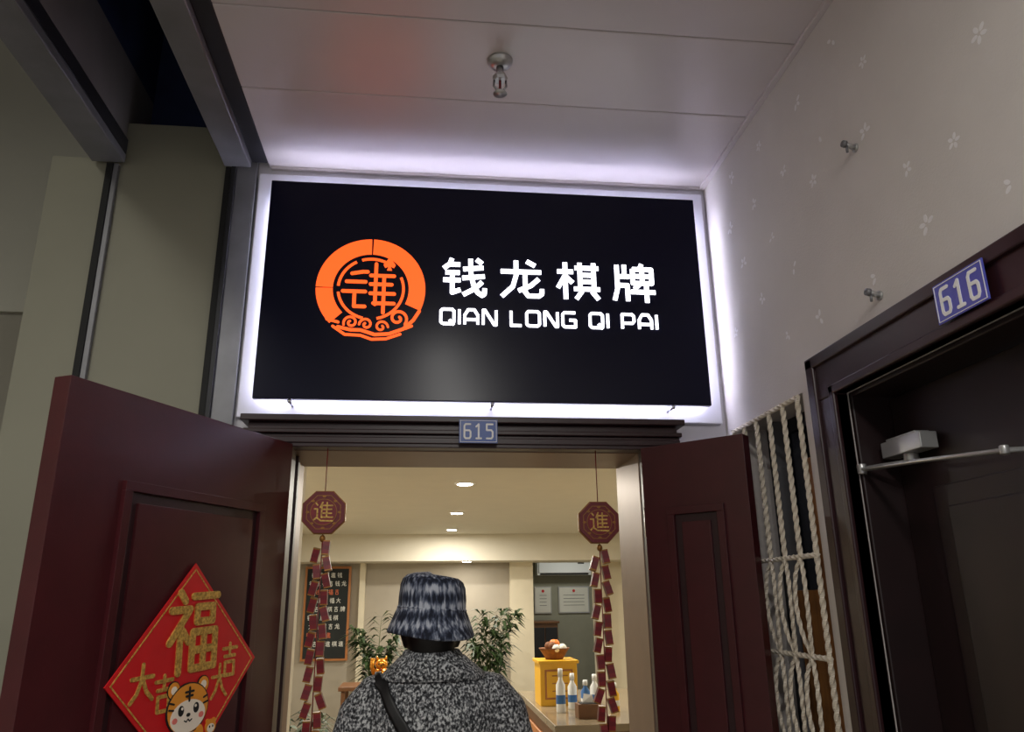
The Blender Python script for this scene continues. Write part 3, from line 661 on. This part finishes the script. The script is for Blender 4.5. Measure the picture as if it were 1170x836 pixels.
for q in (-1,1):
    b=B(); wx,wy,wz=px+q*.145,py+.255,1.092
    b.tube([(wx,wy,wz),(px+q*.105,py+.30,1.115),(px+q*.075,py+.335,1.135)],[.026,.030,.032],'skin',14,flat=.75)
    for k in range(4):
        z0=1.163-k*.021; L=[.9,1,.95,.8][k]
        b.tube([(px+q*.080,py+.345,z0),(px+q*.058,py+.362,z0+.002),(px+q*(.058-.030*L),py+.356,z0+.003),(px+q*(.05-.038*L),py+.350,z0+.002)],[.0105,.0098,.009,.007],'skin',10)
    b.tube([(px+q*.085,py+.315,1.13),(px+q*.060,py+.312,1.155),(px+q*.036,py+.318,1.170)],[.013,.011,.008],'skin',10)
    b.done('hand_%s'%('r' if q>0 else 'l'),parent=P,remesh=.0035,smooth_it=2)
ctrl=[(-.10,2.66,1.28),(-.125,2.62,1.36),(-.135,2.55,1.41),(-.13,2.47,1.39),(-.10,2.42,1.32),(-.06,2.40,1.26),(-.02,2.395,1.20),(.05,2.395,1.11),(.13,2.40,1.01),(.21,2.43,.92),(.27,2.47,.86)]
CP=[Vector(p) for p in ctrl]; pts=[]
for i in range(len(CP)-1):
    for k in range(6): pts.append(CP[i].lerp(CP[i+1],k/6))
pts.append(CP[-1]); vs=[];fs=[]
for i,p in enumerate(pts):
    t=(pts[min(i+1,len(pts)-1)]-pts[max(i-1,0)]).normalized(); nn=(p-Vector((px,py,p.z-.06))).normalized(); sd=t.cross(nn).normalized()
    for j in range(5): vs.append(p+sd*(.019*(j-2)/2))
for i in range(len(pts)-1):
    for j in range(4): fs.append((i*5+j,i*5+j+1,i*5+j+6,i*5+j+5))
b=B(); b.add(vs,fs,'strap',True); so=b.done('bag_strap',parent=P)
sw=so.modifiers.new('w','SHRINKWRAP'); sw.target=coat; sw.wrap_mode='ABOVE_SURFACE'; sw.offset=.006
q=so.modifiers.new('t','SOLIDIFY'); q.thickness=.004; q.offset=0
b=B(); b.T=Matrix.Translation((.325,2.55,.80)); b.box(-.035,.035,-.12,.12,-.09,.09,'strap'); b.box(.035,.04,-.122,.122,-.02,.092,'strap'); b.cyl((.04,0,0),(.046,0,0),.012,.012,'gold',14); b.done('shoulder_bag',bevel=.012,parent=P)

# ================================================================= LIGHTS
def area(name,loc,size,energy,col,rot=(0,0,0)):
    l=bpy.data.lights.new(name,'AREA'); l.shape='DISK'; l.size=size; l.energy=energy; l.color=col
    o=bpy.data.objects.new(name,l); o.location=loc; o.rotation_euler=rot; COL.objects.link(o); return o
b=B(); b.loftz([(3.225,.09,.22,.15,.15),(3.20,.09,.22,.15,.15)],'white',36); b.loftz([(3.20,.09,.22,.13,.13),(3.185,.09,.22,.12,.12),(3.175,.09,.22,.07,.07)],'lampe',36); b.done('corridor_ceiling_lamp')
area('corridor_lamp_light',(.09,.22,3.16),.16,9,(1,.97,.92))
b=B(); b.loftz([(3.225,.2,-1.0,.15,.15),(3.20,.2,-1.0,.15,.15)],'white',36); b.loftz([(3.20,.2,-1.0,.13,.13),(3.185,.2,-1.0,.12,.12),(3.175,.2,-1.0,.07,.07)],'lampe',36); b.done('corridor_ceiling_lamp')
area('corridor_lamp_light',(.2,-1.0,3.16),.3,42,(1,.97,.92))
area('left_wall_fill',(-1.9,-.6,3.9),.5,60,(1,.98,.88))  # added fill without a fixture, brightens the far left wall
for x,y,z in pos[:3]: area('downlight_beam',(x,y,z-.02),.1,20,(1,.95,.84))
area('downlight_beam',(.47,8.62,2.0),.1,4,(1,.95,.84))
for x,y,z in pos2: area('downlight_beam',(x,y,2.28),.1,15,(1,.95,.84))
area('back_room_fill',(2.0,10,2.4),.4,9,(1,1,.92))  # extra fill added to lift the back room, no lamp modelled
w=bpy.data.worlds.new('World'); scene.world=w; w.use_nodes=True
w.node_tree.nodes['Background'].inputs['Color'].default_value=(.82,.80,.82,1); w.node_tree.nodes['Background'].inputs['Strength'].default_value=.42

# ================================================================= CAMERA
f=870.
p1=Vector((-102,-269,-f)); Yc=p1.normalized(); Zc=Vector((1,.0125,0)).cross(p1).normalized(); Xc=Yc.cross(Zc)
Rm=Matrix((Xc,Yc,Zc))
cam=bpy.data.cameras.new('Camera'); cam.sensor_width=36; cam.lens=36*f/1170; cam.clip_start=.02
co=bpy.data.objects.new('Camera',cam); COL.objects.link(co)
co.matrix_world=Matrix.Translation((0,0,1.6))@Rm.to_4x4()
scene.camera=co
